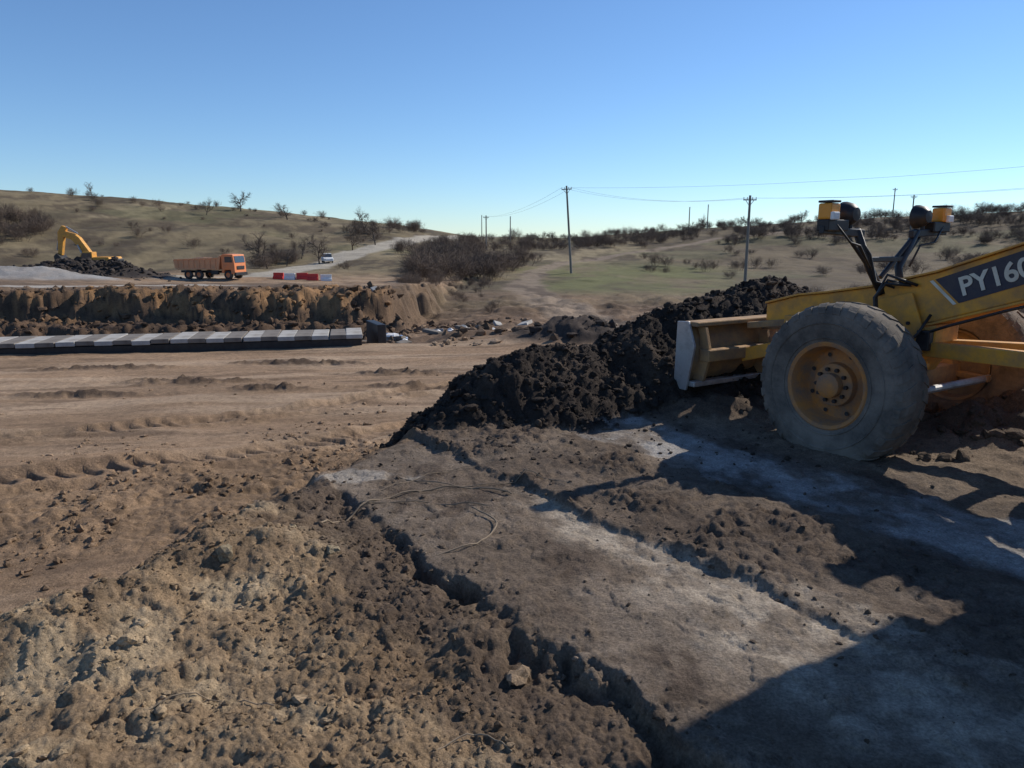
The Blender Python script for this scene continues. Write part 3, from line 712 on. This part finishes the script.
# ---------------------------------------------------------------- row of slabs
B=empty('concrete_slab_row',(0,0,0))
p0=np.array([-23.5,25.0]);p1=np.array([-5.9,29.0]);d=(p1-p0);Ln=np.linalg.norm(d);d/=Ln;az=math.atan2(d[1],d[0])
zt=-1.74
nn=int(Ln/.62)
for k in range(nn):
    c=p0+d*(k+.5)*Ln/nn
    L=Ln/nn
    m=CONC if k%2==0 else CONCD
    box('slab_%d'%k,(c[0]+random.uniform(-.02,.02),c[1]+random.uniform(-.04,.04),zt+random.uniform(-.015,.015)),(L*.975,2.1,.16),m,B,rot=(random.uniform(-.01,.01),0,az+random.uniform(-.01,.01)),bev=.02)
c=(p0+p1)/2
box('support_wall',(c[0],c[1],zt-.45),(Ln-.1,1.95,.70),BLK,B,rot=(0,0,az),bev=.02)
box('culvert_headwall',(p1[0]+.4,p1[1]+.8,-1.85),(.35,1.9,.9),BLK,None,rot=(0,0,az+.2),bev=.03)
def crumple(name,x,y,s,mat):
    bm=bmesh.new();bmesh.ops.create_icosphere(bm,subdivisions=2,radius=1)
    for v in bm.verts:v.co=Vector((v.co.x*s*random.uniform(.7,1.3),v.co.y*s*random.uniform(.6,1.1),v.co.z*s*.6*random.uniform(.5,1.2)))
    me=bpy.data.meshes.new(name);bm.to_mesh(me);bm.free();me.materials.append(mat)
    o=bpy.data.objects.new(name,me);COLL.objects.link(o);o.location=(x,y,hz(x,y)+s*.3);o.rotation_euler=(0,0,random.random()*6);return o
for (x,y,s,m) in [(-5.8,35,.4,WPL),(-5.3,35.2,.3,BLUEP),(-6.3,36,.35,WPL),(-3.9,38,.3,WPL),(-3.2,38.4,.25,WPL),(-2.5,38,.28,CONC),(-5.0,34,.3,WPL),(-1.0,36,.2,WPL)]:
    crumple('plastic_debris',x,y,s,m)
for k in range(14):
    x=random.uniform(-9,1);y=random.uniform(32,44)
    box('concrete_fragment',(x,y,hz(x,y)+.1),(random.uniform(.4,1.3),random.uniform(.3,.8),.18),CONC if k%2 else CONCD,None,rot=(random.uniform(-.3,.3),random.uniform(-.3,.3),random.uniform(0,3)),bev=.03)

# ---------------------------------------------------------------- utility poles and wires
def pole(x,y,H,lean=0,cross=True,strut=False,rz=0):
    z0=hz(x,y)
    P=empty('utility_pole',(x,y,z0-.3),rz);P.rotation_euler=(0,lean,rz)
    tube('shaft',[(0,0,0),(0,0,H)],[.19,.13],WOODP,P,n=10)
    if cross:
        box('crossarm',(0,0,H-.5),(1.5,.12,.12),WOODP,P)
        for xx in(-.7,-.3,.3,.7):tube('insulator',[(xx,0,H-.44),(xx,0,H-.2)],.05,WHT,P,n=8)
        tube('arm_brace',[(-.5,0,H-.5),(0,.05,H-1.2)],.03,BLK,P,n=6);tube('arm_brace',[(.5,0,H-.5),(0,.05,H-1.2)],.03,BLK,P,n=6)
    else:
        for zz in(H-.1,H-.5):tube('insulator',[(0,0,zz),(.25,0,zz)],.05,WHT,P,n=8)
    return Vector((x+math.sin(lean)*H,y,z0-.3+H-.3))
a=pole(8.9,112,13.0,math.radians(-4),True)
b=pole(27.2,87,10.6,0,True)
c=pole(-6.5,190,9,0,True)
c2=pole(-12,300,9,0,False)
e1=pole(95,180,9,0,True)
e2=pole(118,235,9,0,True);e3=pole(55,235,8,0,False);e4=pole(62,240,8,0,False)
pole(-.5,225,8,0,False)
dz=pole(78,62,13.5,0,True)
def wire(p,q,sag,off=0,dz=0):
    n=18;pts=[]
    for i in range(n+1):
        t=i/n;v=p.lerp(q,t);pts.append((v.x+off,v.y,v.z+dz-sag*4*t*(1-t)))
    tube('power_line',pts,.013,BLK,n=4,caps=False)
for off in(-.7,.7):
    wire(c,a,1.2,off);wire(a,b,1.0,off)
for off in(-.7,.7):wire(b,dz,1.3,off)
wire(a,Vector((dz.x,dz.y,dz.z+1.6)),1.6,0)

# ---------------------------------------------------------------- bare trees and shrubs
def tree_mesh(name,H,seed,kind='tree'):
    R=random.Random(seed);segs=[]
    mr=.014 if kind=='tree' else .010
    def grow(p,d,L,r,lev):
        n=3;q=p
        for i in range(n):
            d=(d+Vector((R.uniform(-1,1),R.uniform(-1,1),R.uniform(-.3,.7)))*.22).normalized()
            q2=q+d*L/n;segs.append((q,q2,r*(1-.25*i/n),r*(1-.25*(i+1)/n)))
            if lev>0:
                for k in range(2 if lev>1 else 3):
                    ax=d.orthogonal().normalized();ax.rotate(Matrix.Rotation(R.uniform(0,6.28),3,d))
                    nd=(d*R.uniform(.5,.9)+ax*R.uniform(.5,.95)).normalized()
                    grow(q2,nd,L*R.uniform(.5,.75),max(r*.5,mr),lev-1)
            q=q2
    if kind=='tree':
        grow(Vector((0,0,0)),Vector((0,0,1)),H*.42,H*.022,3)
    else:
        for k in range(10):
            a=R.uniform(0,6.28);t=R.uniform(.05,.6)
            grow(Vector((math.cos(a)*.3*H*R.random(),math.sin(a)*.3*H*R.random(),-.1)),Vector((math.cos(a)*t,math.sin(a)*t,1)).normalized(),H*.5,.02,2)
    n=len(segs);P0=np.array([s[0][:] for s in segs]);P1=np.array([s[1][:] for s in segs]);r0=np.array([s[2] for s in segs]);r1=np.array([s[3] for s in segs])
    D=P1-P0;D/=np.linalg.norm(D,axis=1)[:,None]
    ref=np.where(np.abs(D[:,2:3])>.9,np.array([[1.,0,0]]),np.array([[0,0,1.]]))
    U=np.cross(D,ref);U/=np.linalg.norm(U,axis=1)[:,None];W=np.cross(D,U)
    vs=[]
    for k in range(3):
        a=2*math.pi*k/3;o=U*math.cos(a)+W*math.sin(a)
        vs.append(P0+o*r0[:,None]);vs.append(P1+o*r1[:,None])
    V=np.stack(vs,1).reshape(-1,3)
    b=(np.arange(n)*6)[:,None]
    F=np.concatenate([b+np.array([[0,2,3,1]]),b+np.array([[2,4,5,3]]),b+np.array([[4,0,1,5]])])
    me=bpy.data.meshes.new(name);me.from_pydata(V.tolist(),[],F.tolist());me.update();me.materials.append(TWIG if kind!='tree' else BARK)
    return me
TM=[tree_mesh('bare_tree',6,s) for s in(1,2,3)]
SM=[tree_mesh('shrub',3,s,'shrub') for s in(11,12,13,14)]
def place(mesh,x,y,z,s,name,par=None,sink=.1):
    o=bpy.data.objects.new(name,mesh);COLL.objects.link(o);o.parent=par
    o.location=(x,y,z-sink);o.rotation_euler=(0,0,random.uniform(0,6.28));o.scale=(s*random.uniform(.85,1.25),s*random.uniform(.85,1.25),s*random.uniform(.8,1.1))
def pol(px,R):
    u=(px-512)/740.;a=math.atan(u/1.02);return R*math.sin(a),R*math.cos(a)
for (px,R_,s) in [(242,235,1.4),(208,220,1.0),(288,215,1.2),(265,128,1.15),(318,140,1.2),(285,136,.9),(352,165,1.2),(96,250,.8),(700,240,1.0),(745,245,.9),(690,235,.9),(640,215,.8),(375,175,1.1),(365,200,1.2),(300,150,.9),(440,120,.8),(480,105,.75),(800,250,1.0),(850,245,.9),(980,240,1.1)]:
    x,y=pol(px,R_);place(random.choice(TM),x,y,hz(x,y),s,'bare_tree')
def mass(name,n,pxr,Rr_,sr,seed,thin=-.12):
    E_=empty(name);random.seed(seed)
    px=np.array([pol(random.uniform(*pxr),Rr_[0]+(Rr_[1]-Rr_[0])*random.random()) for k in range(n)])
    x=px[:,0];y=px[:,1]
    d,_,_=pdist(x,y,ROADB);d2,_,_=pdist(x,y,ROADA)
    keep=((fbm(x/14,y/14,2,seed)>thin)|(np.random.default_rng(seed).random(n)<.2))&(d>4)&(d2>6.5)
    z,_,_=terrain(x,y)
    for k in range(n):
        if keep[k]:place(random.choice(SM),x[k],y[k],z[k],random.uniform(*sr),'shrub',E_)
mass('bare_shrub_thicket',150,(415,540),(88,155),(.7,1.45),1)
mass('bare_shrub_thicket',150,(345,480),(150,235),(.7,1.4),2)
mass('bare_shrub_thicket',620,(480,1060),(180,268),(.4,1.25),3,-.3)
mass('bare_shrub_thicket',110,(640,1060),(105,165),(.4,.95),4)
mass('bare_shrub_thicket',90,(-30,330),(150,255),(.3,1.0),5)
mass('bare_shrub_thicket',30,(-20,50),(168,200),(.9,1.5),6,-1)
mass('bare_shrub_thicket',50,(255,345),(118,150),(.5,1.1),8)
mass('bare_shrub_thicket',70,(400,540),(48,88),(.2,.55),9)
mass('bare_shrub_thicket',50,(820,1060),(40,80),(.3,.6),10)

# ---------------------------------------------------------------- light, sky, camera
el=math.radians(35);azs=math.atan2(.83,.56)
sd=Vector((math.cos(el)*math.sin(azs),math.cos(el)*math.cos(azs),math.sin(el)))
sl=bpy.data.lights.new('sun','SUN');sl.energy=5.0;sl.angle=math.radians(.5);sl.color=(1,.94,.84)
so=bpy.data.objects.new('sun',sl);COLL.objects.link(so);so.rotation_euler=sd.to_track_quat('Z','Y').to_euler();so.location=(0,0,30)
w=bpy.data.worlds.new('World');SC.world=w;w.use_nodes=True;nt=w.node_tree
sk=nt.nodes.new('ShaderNodeTexSky');sk.sky_type='NISHITA';sk.sun_disc=False;sk.sun_elevation=el;sk.sun_rotation=azs
sk.altitude=600;sk.air_density=1.0;sk.dust_density=.0;sk.ozone_density=4.0
mx=nt.nodes.new('ShaderNodeMix');mx.data_type='RGBA';mx.blend_type='MULTIPLY';mx.inputs[0].default_value=1;mx.inputs[7].default_value=(.82,.96,1.10,1)
nt.links.new(sk.outputs[0],mx.inputs[6])
bg=nt.nodes['Background'];bg.inputs['Strength'].default_value=.122
nt.links.new(mx.outputs[2],bg.inputs['Color'])
cd=bpy.data.cameras.new('camera');cd.lens=26;cd.sensor_width=36;cd.clip_end=6000;cd.clip_start=.05
co_=bpy.data.objects.new('camera',cd);COLL.objects.link(co_);co_.location=(0,0,1.85);co_.rotation_euler=(math.radians(79),0,0)
SC.camera=co_
SC.view_settings.view_transform='Standard';SC.view_settings.look='None';SC.view_settings.exposure=0
